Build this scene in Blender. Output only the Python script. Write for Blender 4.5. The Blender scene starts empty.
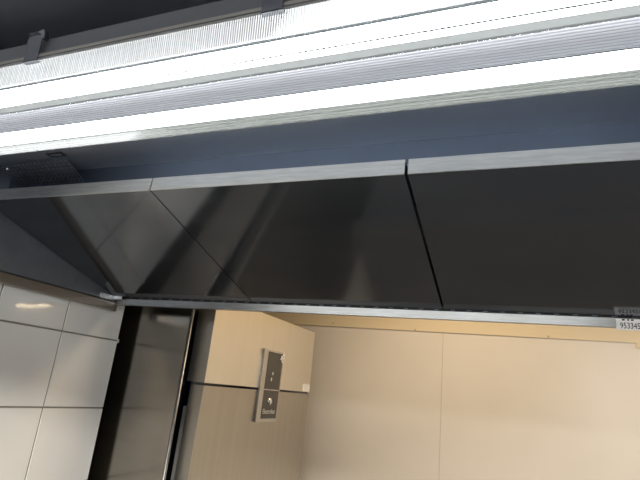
import bpy, bmesh, math, random
from mathutils import Vector, Matrix

S = bpy.context.scene
C = S.collection
H = 1.60            # height of the eye above the floor
random.seed(4)

# ---------------------------------------------------------------- camera
cam_d = bpy.data.cameras.new('camera')
cam_d.sensor_fit = 'HORIZONTAL'
cam_d.sensor_width = 36.0
cam_d.lens = 36.0 * 496.1 / 640.0
cam_d.clip_start = 0.01
cam = bpy.data.objects.new('camera', cam_d)
C.objects.link(cam)
yaw, pitch, roll = -0.397264, 0.292388, 0.106228
fw = Vector((math.sin(yaw) * math.cos(pitch), math.cos(yaw) * math.cos(pitch), math.sin(pitch)))
r0 = Vector((math.cos(yaw), -math.sin(yaw), 0))
u0 = r0.cross(fw)
rt = math.cos(roll) * r0 + math.sin(roll) * u0
up = -math.sin(roll) * r0 + math.cos(roll) * u0
m = Matrix((rt, up, -fw)).transposed().to_4x4()
m.translation = Vector((0, 0, H))
cam.matrix_world = m
S.camera = cam

# ---------------------------------------------------------------- world, exposure, room light
w = bpy.data.worlds.new('world')
S.world = w
w.use_nodes = True
w.node_tree.nodes['Background'].inputs[0].default_value = (0.75, 0.82, 1.0, 1)
w.node_tree.nodes['Background'].inputs[1].default_value = 0.05
S.view_settings.view_transform = 'Standard'
S.view_settings.look = 'None'
S.view_settings.exposure = 0.0
S.view_settings.gamma = 1.0
S.view_settings.use_curve_mapping = False

TUBE_POWER = 40.0
WARM = (1.0, 0.79, 0.56)


def area_lamp(name, loc, rot, sx, sy, watts, col):
    l = bpy.data.lights.new(name, 'AREA')
    l.shape = 'RECTANGLE'
    l.size, l.size_y = sx, sy
    l.energy = watts
    l.color = col
    o = bpy.data.objects.new(name, l)
    C.objects.link(o)
    o.location = loc
    o.rotation_euler = rot
    return o


# warm ceiling panel in the passage between the hood and the far wall
area_lamp('ceiling_panel_light', (-0.25, 1.66, H + 0.745), (0, 0, 0), 0.60, 0.30, 9.5, WARM)
# unseen fill lamp added behind the camera to brighten the tiles
area_lamp('room_fill_light', (0.9, -2.4, H + 0.745), (0, 0, 0), 1.8, 1.0, 460.0, (1.0, 0.95, 0.89))

# ---------------------------------------------------------------- materials
MATS = {}


def principled(name, col, rough=0.5, metal=0.0, **kw):
    mt = bpy.data.materials.new(name)
    mt.use_nodes = True
    b = mt.node_tree.nodes['Principled BSDF']
    b.inputs['Base Color'].default_value = (*col, 1)
    b.inputs['Roughness'].default_value = rough
    b.inputs['Metallic'].default_value = metal
    for k, v in kw.items():
        b.inputs[k.replace('_', ' ')].default_value = v
    MATS[name] = mt
    return mt


def node(mt, t, **props):
    n = mt.node_tree.nodes.new(t)
    for k, v in props.items():
        setattr(n, k, v)
    return n


def vary(mt, scale=(1, 1, 1), nscale=8.0, col_a=None, col_b=None, r_a=None, r_b=None, bump=0.0, detail=4.0, dist=0.001):
    """noise-driven colour, roughness and bump on a principled material, in object space"""
    nt = mt.node_tree
    b = nt.nodes['Principled BSDF']
    tc = node(mt, 'ShaderNodeTexCoord')
    mp = node(mt, 'ShaderNodeMapping')
    mp.inputs['Scale'].default_value = scale
    nz = node(mt, 'ShaderNodeTexNoise')
    nz.inputs['Scale'].default_value = nscale
    nz.inputs['Detail'].default_value = detail
    nt.links.new(tc.outputs['Object'], mp.inputs['Vector'])
    nt.links.new(mp.outputs['Vector'], nz.inputs['Vector'])
    if col_a:
        cr = node(mt, 'ShaderNodeValToRGB')
        cr.color_ramp.elements[0].position = 0.3
        cr.color_ramp.elements[1].position = 0.7
        cr.color_ramp.elements[0].color = (*col_a, 1)
        cr.color_ramp.elements[1].color = (*col_b, 1)
        nt.links.new(nz.outputs['Fac'], cr.inputs['Fac'])
        nt.links.new(cr.outputs['Color'], b.inputs['Base Color'])
    if r_a is not None:
        mr = node(mt, 'ShaderNodeMapRange')
        mr.inputs['From Min'].default_value = 0.3
        mr.inputs['From Max'].default_value = 0.7
        mr.inputs['To Min'].default_value = r_a
        mr.inputs['To Max'].default_value = r_b
        nt.links.new(nz.outputs['Fac'], mr.inputs['Value'])
        nt.links.new(mr.outputs['Result'], b.inputs['Roughness'])
    if bump:
        bp = node(mt, 'ShaderNodeBump')
        bp.inputs['Strength'].default_value = bump
        bp.inputs['Distance'].default_value = dist
        nt.links.new(nz.outputs['Fac'], bp.inputs['Height'])
        nt.links.new(bp.outputs['Normal'], b.inputs['Normal'])
    return mt


# smooth mirror-like baffle steel with faint smears
baffle_steel = vary(principled('baffle_steel', (0.24, 0.24, 0.245), 0.1, 0.85), (1, 2.5, 2.5), 5.0,
                    (0.155, 0.168, 0.188), (0.19, 0.20, 0.22), 0.09, 0.13)
flange_steel = vary(principled('flange_steel', (0.6, 0.6, 0.58), 0.3, 1.0), (6, 60, 60), 4.0,
                    (0.68, 0.67, 0.63), (0.84, 0.82, 0.77), 0.30, 0.42)
hood_steel = vary(principled('hood_steel', (0.38, 0.43, 0.51), 0.42, 0.95), (1, 6, 6), 6.0,
                  (0.39, 0.42, 0.48), (0.43, 0.46, 0.52), 0.42, 0.48)
mesh_steel = principled('mesh_steel', (0.24, 0.27, 0.32), 0.4, 0.95)
end_steel = vary(principled('end_steel', (0.20, 0.225, 0.27), 0.3, 0.7), (1, 6, 6), 6.0,
                 (0.24, 0.26, 0.30), (0.28, 0.30, 0.34), 0.28, 0.36)
dark_steel = principled('dark_steel', (0.13, 0.155, 0.20), 0.35, 1.0)
rail_steel = vary(principled('rail_steel', (0.62, 0.62, 0.60), 0.3, 1.0), (4, 80, 80), 3.0,
                  (0.25, 0.245, 0.24), (0.34, 0.335, 0.32), 0.28, 0.42)
side_rail_steel = principled('side_rail_steel', (0.36, 0.33, 0.30), 0.4, 1.0)
galv = vary(principled('galvanised', (0.7, 0.72, 0.72), 0.4, 0.6), (1, 1, 1), 90.0, (0.6, 0.62, 0.62), (0.85, 0.87, 0.87))
black = principled('black_recess', (0.012, 0.012, 0.014), 0.6)
tile_mat = vary(principled('glazed_tile', (0.78, 0.76, 0.72), 0.04), (1, 1, 1), 9.0,
                (0.83, 0.82, 0.785), (0.86, 0.85, 0.815), bump=0.15, detail=1.0, dist=0.004)
grout = principled('grout', (0.26, 0.24, 0.21), 0.9)
cream = vary(principled('cream_panel', (0.80, 0.72, 0.60), 0.35), (1, 1, 1), 3.0,
             (0.78, 0.705, 0.59), (0.82, 0.745, 0.63), 0.33, 0.40)
cream_trim = principled('cream_trim', (0.80, 0.66, 0.43), 0.4)
cream_dark = principled('panel_joint', (0.55, 0.47, 0.36), 0.7)
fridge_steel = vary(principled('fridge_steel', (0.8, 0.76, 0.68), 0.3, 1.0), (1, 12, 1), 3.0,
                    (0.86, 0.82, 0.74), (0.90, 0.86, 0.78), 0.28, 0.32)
fridge_steel_shaded = vary(principled('fridge_steel_shaded', (0.62, 0.58, 0.51), 0.33, 1.0), (1, 12, 1), 3.0,
                    (0.47, 0.44, 0.39), (0.52, 0.485, 0.43), 0.32, 0.38)  # darker copy for the lower door, its dimmer reflection put into the colour
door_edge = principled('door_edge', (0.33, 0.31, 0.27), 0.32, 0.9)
cabinet_steel = vary(principled('cabinet_steel', (0.45, 0.42, 0.38), 0.12, 1.0), (1, 1, 8), 3.0,
                     (0.27, 0.255, 0.225), (0.31, 0.29, 0.26), 0.14, 0.18)
edge_steel = principled('edge_steel', (0.28, 0.27, 0.25), 0.35, 1.0)
plastic_dark = principled('display_glass', (0.05, 0.048, 0.045), 0.15)
silver = principled('silver_plastic', (0.55, 0.53, 0.50), 0.3, 0.7)
chrome = principled('chrome', (0.85, 0.85, 0.85), 0.08, 1.0)
paper = principled('paper', (0.90, 0.89, 0.86), 0.6)
ink = principled('ink', (0.02, 0.02, 0.02), 0.6)
logo_mat = principled('logo_print', (0.62, 0.62, 0.60), 0.4)
body_plastic = principled('grey_housing', (0.33, 0.36, 0.40), 0.5)
reflector = principled('reflector', (0.035, 0.038, 0.04), 0.6, 0.0, Specular_IOR_Level=0.0)
clip_steel = principled('clip_steel', (0.42, 0.44, 0.48), 0.22, 1.0)
floor_mat = vary(principled('floor_tile', (0.06, 0.06, 0.06), 0.4), (1, 1, 1), 4.0, (0.035, 0.037, 0.04), (0.055, 0.058, 0.062))
paint = principled('room_paint', (0.14, 0.14, 0.14), 0.7)
ceil_paint = principled('ceiling_paint', (0.75, 0.70, 0.62), 0.8)
dark_paint = principled('dark_paint', (0.06, 0.06, 0.06), 0.8)
worktop_steel = principled('worktop_steel', (0.10, 0.10, 0.10), 0.4, 1.0)

tube_mat = bpy.data.materials.new('tube_glow')
tube_mat.use_nodes = True
tn = tube_mat.node_tree
tn.nodes.clear()
em = tn.nodes.new('ShaderNodeEmission')
em.inputs[0].default_value = (0.97, 0.99, 1.0, 1)
em.inputs[1].default_value = TUBE_POWER
tn.links.new(em.outputs[0], tn.nodes.new('ShaderNodeOutputMaterial').inputs[0])

lamp_mat = bpy.data.materials.new('warm_lamp_glow')
lamp_mat.use_nodes = True
tn = lamp_mat.node_tree
tn.nodes.clear()
em = tn.nodes.new('ShaderNodeEmission')
em.inputs[0].default_value = (1.0, 0.78, 0.5, 1)
em.inputs[1].default_value = 14.0
tn.links.new(em.outputs[0], tn.nodes.new('ShaderNodeOutputMaterial').inputs[0])


def clear_plastic(name, tint, clear, rib=None):
    """clear moulded plastic; rib = (axis, pitch, tint on the crest, clearness on the crest)"""
    mt = bpy.data.materials.new(name)
    mt.use_nodes = True
    nt = mt.node_tree
    nt.nodes.clear()
    N = nt.nodes.new
    out = N('ShaderNodeOutputMaterial')
    tr = N('ShaderNodeBsdfTransparent')
    tr.inputs[0].default_value = (0.93, 0.95, 0.96, 1)
    tl = N('ShaderNodeBsdfTranslucent')
    gl = N('ShaderNodeBsdfGlossy')
    gl.inputs['Roughness'].default_value = 0.15
    gl.inputs[0].default_value = (0.25, 0.25, 0.25, 1)
    df = N('ShaderNodeBsdfDiffuse')
    for n_ in (tl, df):
        n_.inputs[0].default_value = (*tint, 1)
    m1 = N('ShaderNodeMixShader')
    m1.inputs[0].default_value = 0.4
    nt.links.new(tl.outputs[0], m1.inputs[1])
    nt.links.new(df.outputs[0], m1.inputs[2])
    m2 = N('ShaderNodeMixShader')
    m2.inputs[0].default_value = clear
    nt.links.new(m1.outputs[0], m2.inputs[1])
    nt.links.new(tr.outputs[0], m2.inputs[2])
    if rib:
        ax, pitch, rtint, rclear = rib
        tc = N('ShaderNodeTexCoord')
        sp = N('ShaderNodeSeparateXYZ')
        nt.links.new(tc.outputs['Object'], sp.inputs[0])
        mu = N('ShaderNodeMath'); mu.operation = 'MULTIPLY'
        mu.inputs[1].default_value = 2 * math.pi / pitch
        nt.links.new(sp.outputs[ax], mu.inputs[0])
        sn = N('ShaderNodeMath'); sn.operation = 'SINE'
        nt.links.new(mu.outputs[0], sn.inputs[0])
        mr = N('ShaderNodeMapRange')
        mr.inputs['From Min'].default_value = -0.6
        mr.inputs['From Max'].default_value = 0.6
        nt.links.new(sn.outputs[0], mr.inputs['Value'])
        mc = N('ShaderNodeMix'); mc.data_type = 'RGBA'
        mc.inputs[6].default_value = (*tint, 1)
        mc.inputs[7].default_value = (*rtint, 1)
        nt.links.new(mr.outputs['Result'], mc.inputs[0])
        for n_ in (tl, df):
            nt.links.new(mc.outputs[2], n_.inputs[0])
        mf = N('ShaderNodeMix'); mf.data_type = 'FLOAT'
        mf.inputs[2].default_value = clear
        mf.inputs[3].default_value = rclear
        nt.links.new(mr.outputs['Result'], mf.inputs[0])
        nt.links.new(mf.outputs[0], m2.inputs[0])
    lw = N('ShaderNodeFresnel')
    lw.inputs[0].default_value = 1.25
    m3 = N('ShaderNodeMixShader')
    nt.links.new(lw.outputs[0], m3.inputs[0])
    nt.links.new(m2.outputs[0], m3.inputs[1])
    nt.links.new(gl.outputs[0], m3.inputs[2])
    nt.links.new(m3.outputs[0], out.inputs[0])
    return mt


cover_mat = clear_plastic('clear_cover_plastic', (0.058, 0.062, 0.061), 0.60)
cover_cross = clear_plastic('cross_ribbed_plastic', (0.235, 0.240, 0.235), 0.22, ('X', 0.0034, (0.275, 0.280, 0.275), 0.18))
cover_long = clear_plastic('lengthwise_ribbed_plastic', (0.068, 0.069, 0.075), 0.03, ('Y', 0.0040, (0.125, 0.126, 0.134), 0.02))
cover_far = clear_plastic('frosted_margin', (0.030, 0.032, 0.030), 0.10, ('Y', 0.0052, (0.040, 0.042, 0.039), 0.05))
cover_mid = clear_plastic('frosted_strip', (0.044, 0.046, 0.045), 0.05)
cover_ridge = clear_plastic('moulded_ridge', (0.012, 0.0125, 0.013), 0.0)


# ---------------------------------------------------------------- mesh helpers (coordinates: x, y, z above the eye)
class MB:
    def __init__(self):
        self.bm = bmesh.new()
        self.slot = 0

    def box(self, x0, x1, y0, y1, z0, z1, slot=0):
        v = [self.bm.verts.new((x, y, z + H)) for x in (x0, x1) for y in (y0, y1) for z in (z0, z1)]
        for f in ((0, 1, 3, 2), (4, 6, 7, 5), (0, 4, 5, 1), (2, 3, 7, 6), (0, 2, 6, 4), (1, 5, 7, 3)):
            self.bm.faces.new([v[i] for i in f]).material_index = slot
        return self

    def hexa(self, pts, slot=0):
        """8 points: bottom ring 4, top ring 4"""
        v = [self.bm.verts.new((p[0], p[1], p[2] + H)) for p in pts]
        for f in ((3, 2, 1, 0), (4, 5, 6, 7), (0, 1, 5, 4), (1, 2, 6, 5), (2, 3, 7, 6), (3, 0, 4, 7)):
            self.bm.faces.new([v[i] for i in f]).material_index = slot
        return self

    def prism(self, prof, x0, x1, axis='x', slot=0, caps=True):
        """closed profile extruded along an axis; prof = (y,z) for x, (x,z) for y, (x,y) for z"""
        def P(a, b, t):
            if axis == 'x':
                return (t, a, b + H)
            if axis == 'y':
                return (a, t, b + H)
            return (a, b, t + H)
        A = [self.bm.verts.new(P(a, b, x0)) for a, b in prof]
        B = [self.bm.verts.new(P(a, b, x1)) for a, b in prof]
        n = len(prof)
        for i in range(n):
            j = (i + 1) % n
            self.bm.faces.new((A[i], A[j], B[j], B[i])).material_index = slot
        if caps:
            self.bm.faces.new(A[::-1]).material_index = slot
            self.bm.faces.new(B).material_index = slot
        return self

    def cyl(self, p, q, r, n=16, slot=0, r2=None):
        p = Vector((p[0], p[1], p[2] + H)); q = Vector((q[0], q[1], q[2] + H))
        d = (q - p).normalized()
        a = d.orthogonal().normalized(); b = d.cross(a)
        r2 = r if r2 is None else r2
        A = [self.bm.verts.new(p + r * (math.cos(t) * a + math.sin(t) * b)) for t in [2 * math.pi * i / n for i in range(n)]]
        B = [self.bm.verts.new(q + r2 * (math.cos(t) * a + math.sin(t) * b)) for t in [2 * math.pi * i / n for i in range(n)]]
        for i in range(n):
            j = (i + 1) % n
            f = self.bm.faces.new((A[i], A[j], B[j], B[i])); f.smooth = True; f.material_index = slot
        self.bm.faces.new(A[::-1]).material_index = slot
        self.bm.faces.new(B).material_index = slot
        return self

    def dome(self, c, axis, r, h, n=14, slot=0):
        c = Vector((c[0], c[1], c[2] + H)); d = Vector(axis).normalized()
        a = d.orthogonal().normalized(); b = d.cross(a)
        rings = []
        for k in range(5):
            t = math.pi / 2 * k / 5
            rings.append([self.bm.verts.new(c + d * (h * math.sin(t)) + r * math.cos(t) * (math.cos(s) * a + math.sin(s) * b))
                          for s in [2 * math.pi * i / n for i in range(n)]])
        for R0, R1 in zip(rings, rings[1:]):
            for i in range(n):
                f = self.bm.faces.new((R0[i], R0[(i + 1) % n], R1[(i + 1) % n], R1[i])); f.smooth = True
        top = self.bm.verts.new(c + d * h)
        for i in range(n):
            f = self.bm.faces.new((rings[-1][i], rings[-1][(i + 1) % n], top)); f.smooth = True
        self.bm.faces.new(rings[0][::-1])
        return self

    def build(self, name, mats, parent=None, bevel=0.0, seg=2, **props):
        if not isinstance(mats, (list, tuple)):
            mats = [mats]
        if bevel:
            es = [e for e in self.bm.edges if len(e.link_faces) == 2 and e.calc_face_angle(0) > 0.6]
            bmesh.ops.bevel(self.bm, geom=es, offset=bevel, segments=seg, affect='EDGES', profile=0.5, clamp_overlap=True)
        bmesh.ops.recalc_face_normals(self.bm, faces=self.bm.faces)
        me = bpy.data.meshes.new(name)
        if parent is not None:
            inv = world_of(parent).inverted()
            bmesh.ops.transform(self.bm, matrix=inv, verts=self.bm.verts)
        self.bm.to_mesh(me)
        self.bm.free()
        for mt in mats:
            me.materials.append(mt)
        o = bpy.data.objects.new(name, me)
        C.objects.link(o)
        if parent is not None:
            o.parent = parent
        for k, v in props.items():
            o[k] = v
        return o


def world_of(o):
    m = Matrix.LocRotScale(o.location, o.rotation_euler, o.scale)
    return world_of(o.parent) @ m if o.parent else m


def thing(name, loc, label, cat, group=None):
    o = bpy.data.objects.new(name, None)
    o.empty_display_size = 0.05
    C.objects.link(o)
    o.location = (loc[0], loc[1], loc[2] + H)
    o['label'] = label
    o['category'] = cat
    if group:
        o['group'] = group
    return o


def text_part(name, body, size, mat, parent, origin, xdir, ydir, depth=0.0004, xs=1.0):
    """lettering as a mesh; xdir is the reading direction, ydir the way up"""
    cu = bpy.data.curves.new(name, 'FONT')
    cu.body = body
    cu.size = size
    cu.extrude = depth
    cu.align_x = 'CENTER'
    cu.align_y = 'CENTER'
    t = bpy.data.objects.new(name, cu)
    C.objects.link(t)
    bpy.context.view_layer.update()
    me = bpy.data.meshes.new_from_object(t.evaluated_get(bpy.context.evaluated_depsgraph_get()))
    bpy.data.objects.remove(t)
    X = Vector(xdir).normalized(); Y = Vector(ydir).normalized(); Z = X.cross(Y)
    M = Matrix((X, Y, Z)).transposed().to_4x4()
    M.translation = Vector((origin[0], origin[1], origin[2] + H))
    me.transform(Matrix.Diagonal((xs, 1, 1, 1)))
    me.transform(world_of(parent).inverted() @ M)
    me.materials.clear()
    me.materials.append(mat)
    o = bpy.data.objects.new(name, me)
    C.objects.link(o)
    o.parent = parent
    return o


def struct(o):
    o['kind'] = 'structure'
    return o


# ---------------------------------------------------------------- the setting
TX = -1.148         # face of the tiled wall
WY = 2.35           # face of the cream wall
CZ = 0.75           # ceiling
struct(MB().box(-1.75, 2.3, -4.2, 2.5, -H - 0.1, -H).build('floor', floor_mat))
struct(MB().box(-1.75, 2.3, -4.2, 2.5, CZ, CZ + 0.1).build('ceiling', ceil_paint))
struct(MB().box(-1.75, 2.3, -4.3, -4.2, -H, CZ).build('wall_front', paint))
struct(MB().box(2.2, 2.3, -4.2, 2.5, -H, CZ).build('wall_right', paint))

# tiled wall: body of grout with one bevelled tile per cell
b = MB()
b.box(TX - 0.10, TX - 0.0025, -4.2, 1.2195, -H, CZ, 1)
ys = [1.221, 1.0125]
while ys[-1] > -4.0:
    ys.append(ys[-1] - 0.1985)
zs = [0.0815 + 0.197 * k for k in range(-8, 4)]
g = 0.0017
for j in range(len(ys) - 1):
    for k in range(len(zs) - 1):
        y1 = ys[j] - (g if j else 0)
        y0 = ys[j + 1] + g
        z0, z1 = zs[k] + g, zs[k + 1] - g
        c = 0.0012
        pts = [(TX - 0.003, y0, z0), (TX - 0.003, y1, z0), (TX - 0.003, y1, z1), (TX - 0.003, y0, z1),
               (TX, y0 + c, z0 + c), (TX, y1 - c, z0 + c), (TX, y1 - c, z1 - c), (TX, y0 + c, z1 - c)]
        b.hexa(pts, 0)
struct(b.build('wall_left', [tile_mat, grout]))
struct(MB().box(TX - 0.001, TX + 0.004, 1.2185, 1.2225, 0.075, 0.0865).build('trim_4', galv, bevel=0.0008))
# niche behind the end of the tiled wall
struct(MB().box(-1.75, -1.65, 0.9, 2.5, -H, CZ).build('wall_niche', dark_paint))
struct(MB().box(-1.65, TX - 0.10, 0.9, 0.95, -H, CZ).build('wall_niche_end', dark_paint))

# cream wall of two sandwich panels with a fine joint
b = MB()
b.box(-1.65, -0.3262, WY, WY + 0.1, -H, CZ, 0)
b.box(-0.3238, 2.2, WY, WY + 0.1, -H, CZ, 0)
b.box(-0.3262, -0.3238, WY + 0.001, WY + 0.1, -H, CZ, 1)
struct(b.build('wall_back', [cream, cream_dark]))
b = MB()
b.box(-1.65, 2.2, WY - 0.006, WY, 0.3105, 0.46, 0)
struct(b.build('trim_1', cream_trim, bevel=0.0015))
for x, z in ((-0.865, 0.327), (-0.453, 0.3165), (0.115, 0.318)):
    r_ = MB().dome((x, WY - 0.006, z), (0, -1, 0), 0.005, 0.003).build('trim_2', cream_dark)
    struct(r_)
struct(MB().box(0.436, 0.462, WY - 0.008, WY, 0.292, 0.3105).build('trim_3', cream_trim, bevel=0.001))
# ---------------------------------------------------------------- exhaust hood
HX0, HX1 = -1.1385, 0.342     # inside faces of the hood ends
HY0, HY1 = -0.03, 1.1625       # front lip, back rail
HC = 0.42                     # hood ceiling
PB = 0.75                     # back face of the light bay
hood = thing('exhaust_hood', (-0.4, 0.6, 0.16), 'long dark stainless exhaust hood seen from below, with bright rail along its back edge', 'exhaust hood')
# top sheet with the light bay ceiling
MB().box(HX0, HX1, HY0, PB, HC, HC + 0.003).build('ceiling_sheet', hood_steel, hood)
MB().prism([(PB, 0.346), (PB + 0.003, 0.346), (PB + 0.003, HC), (PB, HC)], HX0, HX1).build('bay_back_sheet', dark_steel, hood)
MB().prism([(HY0 - 0.003, 0.16), (HY0, 0.16), (HY0, HC + 0.02), (HY0 - 0.003, HC + 0.02)], HX0 - 0.002, HX1 + 0.002).build('front_panel', hood_steel, hood)
MB().box(HX0 - 0.003, HX1 + 0.003, HY0, HY1 + 0.02, 0.60, 0.603).build('top_sheet', hood_steel, hood)
MB().box(HX0 - 0.003, HX1 + 0.003, HY1 + 0.012, HY1 + 0.015, 0.19, 0.60).build('back_panel', hood_steel, hood)
for x0, x1 in ((HX0 - 0.003, HX0), (HX1, HX1 + 0.003)):
    MB().box(x0, x1, HY0, HY1 + 0.015, 0.165, 0.60).build('end_panel', end_steel, hood)
# back drip rail: a C profile with its bright face towards the cook
MB().prism([(HY1, 0.184), (HY1 + 0.018, 0.184), (HY1 + 0.018, 0.1995), (HY1 + 0.014, 0.2035), (HY1, 0.2025)], HX0 - 0.003, HX1 + 0.003).build(
    'back_rail', rail_steel, hood, bevel=0.0012, label='bright rail along the back edge of the hood')
# dark slotted channel behind the rail where the baffles rest
b = MB()
b.box(HX0, HX1, HY1 + 0.001, HY1 + 0.010, 0.2025, 0.235, 0)
nx = int((HX1 - HX0) / 0.036)
for k in range(nx):
    x = HX0 + 0.02 + k * 0.036
    b.box(x, x + 0.010, HY1 - 0.001, HY1 + 0.001, 0.2050, 0.2068, 1)
b.build('slotted_channel', [black, dark_steel], hood)
# side rail below the end panel
MB().prism([(HX0, 0.165), (HX0 + 0.006, 0.167), (HX0 + 0.006, 0.189), (HX0, 0.194)], HY0, HY1, 'y').build(
    'side_rail', side_rail_steel, hood, bevel=0.001)
MB().prism([(HX1, 0.165), (HX1 - 0.006, 0.167), (HX1 - 0.006, 0.189), (HX1, 0.194)], HY0, HY1, 'y').build(
    'side_rail', side_rail_steel, hood, bevel=0.001)
# small galvanised bracket in the corner
b = MB()
b.box(HX0 + 0.001, HX0 + 0.036, HY1 - 0.012, HY1 - 0.010, 0.196, 0.213)
b.box(HX0 + 0.001, HX0 + 0.036, HY1 - 0.012, HY1 + 0.0, 0.196, 0.198)
b.box(HX0 + 0.001, HX0 + 0.003, HY1 - 0.06, HY1 - 0.010, 0.194, 0.208)
b.build('corner_bracket', galv, hood, bevel=0.0006, label='small galvanised corner bracket')

# fine square mesh plate at the left end of the bay
b = MB()
ga, gb = Vector((0, 0.690, 0.417)), Vector((0, 0.748, 0.389))
gn = Vector((0, gb.z - ga.z, -(gb.y - ga.y))).normalized()
nr, nc = 7, 16
x0, x1 = -1.10, -0.893
def gq(s, t, off):
    p = ga.lerp(gb, t) + gn * off
    return (x0 + (x1 - x0) * s, p.y, p.z)
def gbar(s0, s1, t0, t1):
    b.hexa([gq(s0, t0, 0), gq(s1, t0, 0), gq(s1, t1, 0), gq(s0, t1, 0),
            gq(s0, t0, 0.002), gq(s1, t0, 0.002), gq(s1, t1, 0.002), gq(s0, t1, 0.002)])
for k in range(nc + 1):
    s = k / nc
    gbar(max(0, s - 0.011), min(1, s + 0.011), 0, 1)
for k in range(nr + 1):
    t = k / nr
    gbar(0, 1, max(0, t - 0.03), min(1, t + 0.03))
b.build('mesh_plate', mesh_steel, hood, label='fine square mesh plate')
pl = MB().box(-0.930, -0.884, 0.666, 0.682, HC - 0.002, HC).build('name_plate', black, hood)
MB().box(-0.922, -0.892, 0.672, 0.676, HC - 0.0026, HC - 0.002).build('plate_print', hood_steel, pl)
MB().cyl((-1.085, 0.70, HC), (-1.085, 0.70, HC - 0.012), 0.004).build('screw', chrome, hood)

# number sticker on the back rail
st = MB().box(0.184, 0.266, HY1 - 0.0012, HY1 - 0.0002, 0.1785, 0.2010).build('number_sticker', paper, hood)
text_part('sticker_number', '9533459B', 0.0172, ink, st, (0.2150, HY1 - 0.0014, 0.1868), (1, 0, 0), (0, 0, 1), 0.0004, 0.70)
b = MB()
for a0, a1 in ((0.1945, 0.1995), (0.204, 0.2075), (0.2105, 0.215), (0.2285, 0.2315), (0.234, 0.240)):
    b.box(a0, a1, HY1 - 0.0018, HY1 - 0.0012, 0.1975, 0.2006)
b.build('sticker_marks', ink, st)

# ---------------------------------------------------------------- baffle panels
TH = 0.2784
FA = (0.702, 0.336)
FB = (1.1535, 0.336 - (1.1535 - 0.702) * math.tan(TH))
flabels = ['leftmost grey steel baffle panel in the hood, tile joints mirrored in it',
           'middle dark steel baffle panel between the two slanting gaps',
           'rightmost dark steel baffle panel, above the white number sticker on the rail']
for (x0, x1), lb in zip(((HX0 + 0.004, -0.6625), (-0.6595, -0.1640), (-0.1585, HX1 - 0.003)), flabels):
    t = thing('baffle_panel', ((x0 + x1) / 2, FB[0], FB[1]), lb, 'hood filter', 'steel baffle panels under the hood')
    n = Vector((math.sin(TH), math.cos(TH)))        # up out of the sheet (y, z)
    th = 0.0015
    b = MB()
    b.prism([FA, FB, (FB[0] + n.x * th, FB[1] + n.y * th), (FA[0] + n.x * th, FA[1] + n.y * th)], x0, x1)
    b.build('face_sheet', baffle_steel, t)
    # folded bright top flange
    b = MB()
    b.prism([(FA[0] - 0.0012, FA[1] - 0.0006), (FA[0], FA[1] - 0.0012), (FA[0] + 0.0012, FA[1] + 0.003), (FA[0] + 0.0035, 0.3605),
             (FA[0] + 0.022, 0.3605), (FA[0] + 0.022, 0.3618), (FA[0] + 0.001, 0.3618)], x0, x1)
    b.build('top_flange', flange_steel, t, label='bright folded top edge')
    # folded sides and foot
    for xs in (x0, x1 - 0.0012):
        b = MB()
        b.prism([(FA[0] + 0.003, FA[1] + 0.002), (FB[0], FB[1] + 0.001), (FB[0] + n.x * 0.022, FB[1] + n.y * 0.022), (FA[0] + 0.006, 0.3600)], xs, xs + 0.0012)
        b.build('side_flange', black, t)

# ---------------------------------------------------------------- twin-tube light
ZL = 0.33
LX0, LX1 = -0.985, 0.285
fix = thing('twin_tube_light', (-0.35, 0.399, 0.385), 'long sealed twin fluorescent light with ribbed clear cover, glowing white under the hood ceiling', 'light fixture')
YN, YF = 0.3227, 0.4745
b = MB()
b.prism([(YN + 0.001, ZL), (YN, ZL + 0.003), (YN + 0.004, ZL + 0.0275), (YN + 0.019, ZL + 0.044), (YN + 0.033, ZL + 0.056), (YF - 0.040, ZL + 0.056),
         (YF - 0.022, ZL + 0.050), (YF - 0.004, ZL + 0.0275), (YF, ZL + 0.003), (YF - 0.001, ZL), (YF - 0.006, ZL), (YF - 0.008, ZL + 0.026),
         (YN + 0.008, ZL + 0.026), (YN + 0.006, ZL)], LX0, LX1)
b.build('housing', body_plastic, fix, label='grey housing above the clear cover')
# white gear tray with a centre ridge
b = MB()
ym = 0.405
b.prism([(YN + 0.009, ZL + 0.022), (ym - 0.018, ZL + 0.022), (ym - 0.012, ZL + 0.006), (ym + 0.012, ZL + 0.006), (ym + 0.018, ZL + 0.022), (YF - 0.009, ZL + 0.022), (YF - 0.009, ZL + 0.0255), (YN + 0.009, ZL + 0.0255)],
        LX0 + 0.004, LX1 - 0.004)
b.build('gear_tray', reflector, fix)
# the two lamps
for yc, zc in ((0.3680, 0.320), (0.4560, 0.320)):
    tb = MB().cyl((LX0 + 0.035, yc, zc), (LX1 - 0.035, yc, zc), 0.0098, 20).build('lamp_tube', tube_mat, fix)
    for xe in (LX0 + 0.020, LX1 - 0.036):
        MB().cyl((xe, yc, zc), (xe + 0.016, yc, zc), 0.0132, 20).build('end_cap', chrome, tb)
# clear prismatic cover: lip, cross-ribbed near side, lengthwise ribs in the floor
ZB = 0.300
cv = MB()
bm = cv.bm
def ribbed(y0, y1, n, zb, amp):
    out = []
    for k in range(n):
        out.append((y0 + (y1 - y0) * (k + 0.0) / n, zb))
        out.append((y0 + (y1 - y0) * (k + 0.5) / n, zb + amp))
    return out
prof = [(YN - 0.002, ZL), (YN - 0.002, ZL - 0.003), (YN + 0.0004, ZL - 0.0035)]
side_i = len(prof) - 1
prof += [(YN + 0.0028, ZB + 0.001), (YN + 0.0045, ZB)]
prof += [(0.3495, ZB), (0.3508, ZB - 0.001), (0.3521, ZB)]
prof += [(0.3605, ZB), (0.3612, ZB + 0.0015), (0.3728, ZB + 0.0015), (0.3736, ZB)]
prof += ribbed(0.3742, 0.4122, 10, ZB, 0.0010)
prof += [(0.4124, ZB), (0.4130, ZB + 0.001), (0.4137, ZB)]
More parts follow.
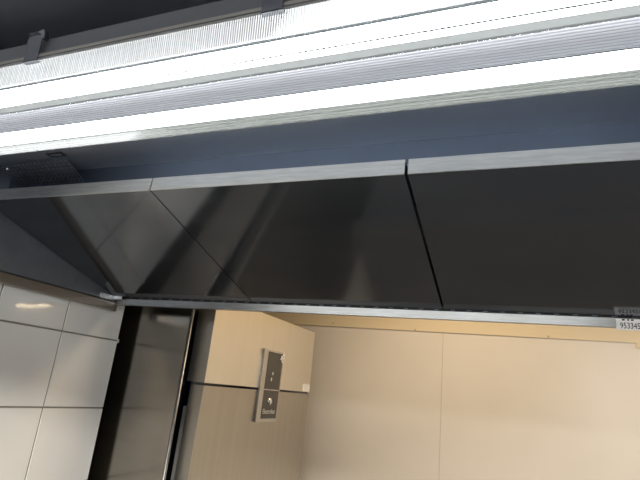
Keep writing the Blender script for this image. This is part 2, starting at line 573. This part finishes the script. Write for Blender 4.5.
prof += [(0.4420, ZB), (0.4430, ZB + 0.0012), (0.4530, ZB + 0.0012), (0.4540, ZB)]
prof += [(YF - 0.009, ZB), (YF - 0.002, ZB + 0.003), (YF - 0.0004, ZL - 0.0035), (YF + 0.002, ZL - 0.003), (YF + 0.002, ZL)]
NX = 1016
top = [bm.verts.new((LX0 if k == 0 else LX1, y, z + H)) for k in (0, 1) for (y, z) in prof]
n = len(prof)
for i in range(n - 1):
    if i == side_i:
        continue
    f = bm.faces.new((top[i], top[i + 1], top[n + i + 1], top[n + i]))
    y = (prof[i][0] + prof[i + 1][0]) / 2
    flat = (prof[i][1] + prof[i + 1][1]) / 2 < ZB + 0.003
    if flat and y < 0.3285:
        f.material_index = 1
    if flat and 0.3740 < y < 0.4125:
        f.material_index = 2
    if flat and 0.3600 < y < 0.3738:
        f.material_index = 5
    if flat and y > 0.4425:
        f.material_index = 4
    if flat and (0.3495 < y < 0.3521 or 0.4128 < y < 0.4136):
        f.material_index = 3
# near side, zigzag across
(ya, za), (yb, zb) = prof[side_i], prof[side_i + 1]
prev = None
for k in range(NX + 1):
    x = LX0 + (LX1 - LX0) * k / NX
    dy = -0.0003 if k % 2 else 0.0
    a = bm.verts.new((x, ya + dy, za + H)); c = bm.verts.new((x, yb + dy, zb + H))
    if prev:
        bm.faces.new((prev[0], prev[1], c, a)).material_index = 1
    prev = (a, c)
for s in (0, 1):
    bm.faces.new(top[s * n:(s + 1) * n])
cv.build('clear_cover', [cover_mat, cover_cross, cover_long, cover_ridge, cover_far, cover_mid], fix, label='clear ribbed plastic cover')
lip = principled('lip_plastic', (0.62, 0.62, 0.58), 0.4)
lip_shade = principled('lip_shadow_line', (0.16, 0.16, 0.16), 0.6)
b = MB()
b.box(LX0 - 0.002, LX1 + 0.002, YN - 0.0032, YN + 0.001, 0.3278, 0.3315, 0)
b.box(LX0 - 0.002, LX1 + 0.002, YN - 0.0030, YN + 0.001, 0.3262, 0.3278, 1)  # dark strip painted in as the shadow line under the lip
b.build('cover_lip', [lip, lip_shade], fix, label='pale lip where cover meets housing')
# spring clips along the near edge
for xc in (-0.820, -0.513, -0.205, 0.103):
    b = MB()
    w_ = 0.011
    b.hexa([(xc - w_, YN - 0.0045, ZL - 0.001), (xc + w_, YN - 0.0045, ZL - 0.001), (xc + w_, YN - 0.003, ZL - 0.001), (xc - w_, YN - 0.003, ZL - 0.001),
            (xc - w_, YN - 0.0065, ZL + 0.026), (xc + w_, YN - 0.0065, ZL + 0.026), (xc + w_, YN - 0.005, ZL + 0.026), (xc - w_, YN - 0.005, ZL + 0.026)])
    b.box(xc - w_, xc + w_, YN - 0.0045, YN + 0.0060, ZL - 0.0075, ZL - 0.0062)
    b.box(xc - w_, xc + w_, YN - 0.0045, YN - 0.0033, ZL - 0.0070, ZL - 0.001)
    # curled release tongue
    b.hexa([(xc + w_ - 0.002, YN - 0.010, ZL + 0.0265), (xc + w_ + 0.006, YN - 0.010, ZL + 0.0265), (xc + w_ + 0.006, YN - 0.004, ZL + 0.0265), (xc + w_ - 0.002, YN - 0.004, ZL + 0.0265),
            (xc - w_, YN - 0.008, ZL + 0.0300), (xc + w_ + 0.002, YN - 0.008, ZL + 0.0300), (xc + w_ + 0.002, YN - 0.002, ZL + 0.0300), (xc - w_, YN - 0.002, ZL + 0.0300)])
    b.hexa([(xc + w_ + 0.008, YN - 0.011, ZL + 0.015), (xc + w_ + 0.012, YN - 0.011, ZL + 0.015), (xc + w_ + 0.012, YN - 0.005, ZL + 0.015), (xc + w_ + 0.008, YN - 0.005, ZL + 0.015),
            (xc + w_, YN - 0.010, ZL + 0.0285), (xc + w_ + 0.006, YN - 0.010, ZL + 0.0285), (xc + w_ + 0.006, YN - 0.004, ZL + 0.0285), (xc + w_, YN - 0.004, ZL + 0.0285)])
    b.build('spring_clip', clip_steel, fix, bevel=0.0004, seg=1)
# hangers between housing and hood ceiling
for xc in (-0.72, 0.02):
    MB().box(xc - 0.02, xc + 0.02, 0.385, 0.415, ZL + 0.055, HC).build('hanger', dark_steel, fix)

# ---------------------------------------------------------------- steel cabinet behind the tiled wall
cab = thing('steel_cabinet', (-1.27, 1.6, -H), 'tall dark brushed steel cabinet side between the white tiles and the fridge', 'cabinet')
MB().box(-1.62, -0.9235, 1.2615, 1.274, -H, 0.40).build('side_panel', cabinet_steel, cab)
MB().box(-1.62, -0.945, 1.274, 2.30, -H, 0.20).build('carcass', dark_steel, cab)
MB().cyl((-0.9215, 1.263, -H), (-0.9215, 1.263, 0.40), 0.0050, 12).build('corner_post', edge_steel, cab, label='bright rounded corner edge')

# ---------------------------------------------------------------- fridge
FX = -0.866
fr = thing('fridge', (-0.9, 1.71, -H), 'stainless two-door fridge with a slim dark display across the door gap', 'fridge')
MB().box(-0.934, FX - 0.060, 1.330, 2.115, -H + 0.03, 0.238).build('body', dark_steel, fr)
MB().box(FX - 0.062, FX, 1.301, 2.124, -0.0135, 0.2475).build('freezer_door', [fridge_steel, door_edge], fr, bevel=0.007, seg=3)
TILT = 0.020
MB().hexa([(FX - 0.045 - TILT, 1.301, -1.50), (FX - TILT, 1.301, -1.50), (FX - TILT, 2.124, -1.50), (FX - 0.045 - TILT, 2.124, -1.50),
           (FX - 0.045, 1.301, -0.0215), (FX, 1.301, -0.0215), (FX, 2.124, -0.0215), (FX - 0.045, 2.124, -0.0215)]).build('fridge_door', [fridge_steel_shaded, door_edge], fr, bevel=0.007, seg=3)
MB().box(FX - 0.064, FX - 0.052, 1.308, 1.320, -1.45, -0.085).build('door_gasket', silver, fr)
MB().box(-0.93, FX - 0.01, 1.335, 2.10, -H, -1.50).build('plinth', black, fr)
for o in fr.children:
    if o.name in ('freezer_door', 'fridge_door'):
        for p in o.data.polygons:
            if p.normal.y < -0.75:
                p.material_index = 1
# display strip, its front slightly proud of both doors
dp = MB()
ya0, ya1 = 1.640, 1.806
dp.hexa([(FX, ya0 + 0.004, -0.128), (FX + 0.008, ya0, -0.130), (FX + 0.008, ya1, -0.130), (FX, ya1, -0.128),
         (FX, ya0 + 0.004, 0.126), (FX + 0.008, ya0, 0.124), (FX + 0.008, ya1, 0.124), (FX, ya1, 0.126)])
panel = dp.build('display_panel', silver, fr, bevel=0.003, label='silver framed display strip')
MB().box(FX + 0.0075, FX + 0.0092, ya0 + 0.034, ya1 - 0.009, -0.0155, 0.118).build('screen', plastic_dark, panel, bevel=0.0006, seg=1)
MB().box(FX + 0.0075, FX + 0.0092, ya0 + 0.034, ya1 - 0.009, -0.118, -0.0195).build('lower_screen', plastic_dark, panel, bevel=0.0006, seg=1)
MB().dome((FX + 0.009, ya0 + 0.088, -0.058), (1, 0, 0), 0.014, 0.008).build('button', chrome, panel)
b = MB()
b.box(FX + 0.0092, FX + 0.0098, ya0 + 0.082, ya0 + 0.090, 0.036, 0.046)
b.box(FX + 0.0092, FX + 0.0098, ya0 + 0.076, ya0 + 0.084, 0.014, 0.026)
b.build('display_icons', logo_mat, panel)
text_part('maker_logo', 'Electrolux', 0.024, logo_mat, panel, (FX + 0.0098, ya0 + 0.090, -0.094), (0, 1, 0), (0, 0, 1), 0.0003)
# crumpled bit of film on the display's top corner
b = MB()
for k in range(9):
    a = random.uniform(0, 6.28); yy = ya1 - 0.018 + random.uniform(-0.012, 0.014); zz = 0.100 + random.uniform(-0.018, 0.022)
    s = random.uniform(0.006, 0.011)
    vs = [b.bm.verts.new((FX + 0.0092 + random.uniform(0.0, 0.006), yy + s * math.cos(a + q * 2.1), zz + s * math.sin(a + q * 2.1) + H)) for q in range(3)]
    vt = b.bm.verts.new((FX + 0.0085, yy, zz + H))
    b.bm.faces.new(vs)
    for q in range(3):
        b.bm.faces.new((vs[q], vs[(q + 1) % 3], vt))
b.build('torn_film', paper, panel, label='torn white film on the display corner')
MB().box(FX - 0.0, FX + 0.003, 2.052, 2.118, -0.012, 0.018).build('hinge_cover', paper, fr, bevel=0.001, label='small white cover at the door corner')

# ---------------------------------------------------------------- warm lamp on the cream wall, right of the frame
lp = thing('wall_lamp', (0.62, WY - 0.006, 0.42), 'small warm lamp on the cream wall, high at the right', 'lamp')
MB().box(0.505, 0.80, WY - 0.05, WY - 0.006, 0.340, 0.375).build('base', cream_trim, lp)
MB().cyl((0.515, WY - 0.03, 0.329), (0.79, WY - 0.03, 0.329), 0.009).build('lamp_tube', lamp_mat, lp)

# ---------------------------------------------------------------- dark counter added below the frame to darken the baffle reflections
wt = thing('added_counter', (0.7, 2.0, -H), 'dark counter added out of view by the cream wall to darken the baffle reflections', 'added_counter')
black_stone = principled('black_stone', (0.07, 0.073, 0.078), 0.35)
MB().box(-0.70, 2.18, 1.62, WY - 0.002, -0.74, -0.70).build('top', black_stone, wt, bevel=0.004)
MB().box(-0.68, 2.16, 1.66, WY - 0.01, -H, -0.74).build('cupboard', dark_paint, wt)
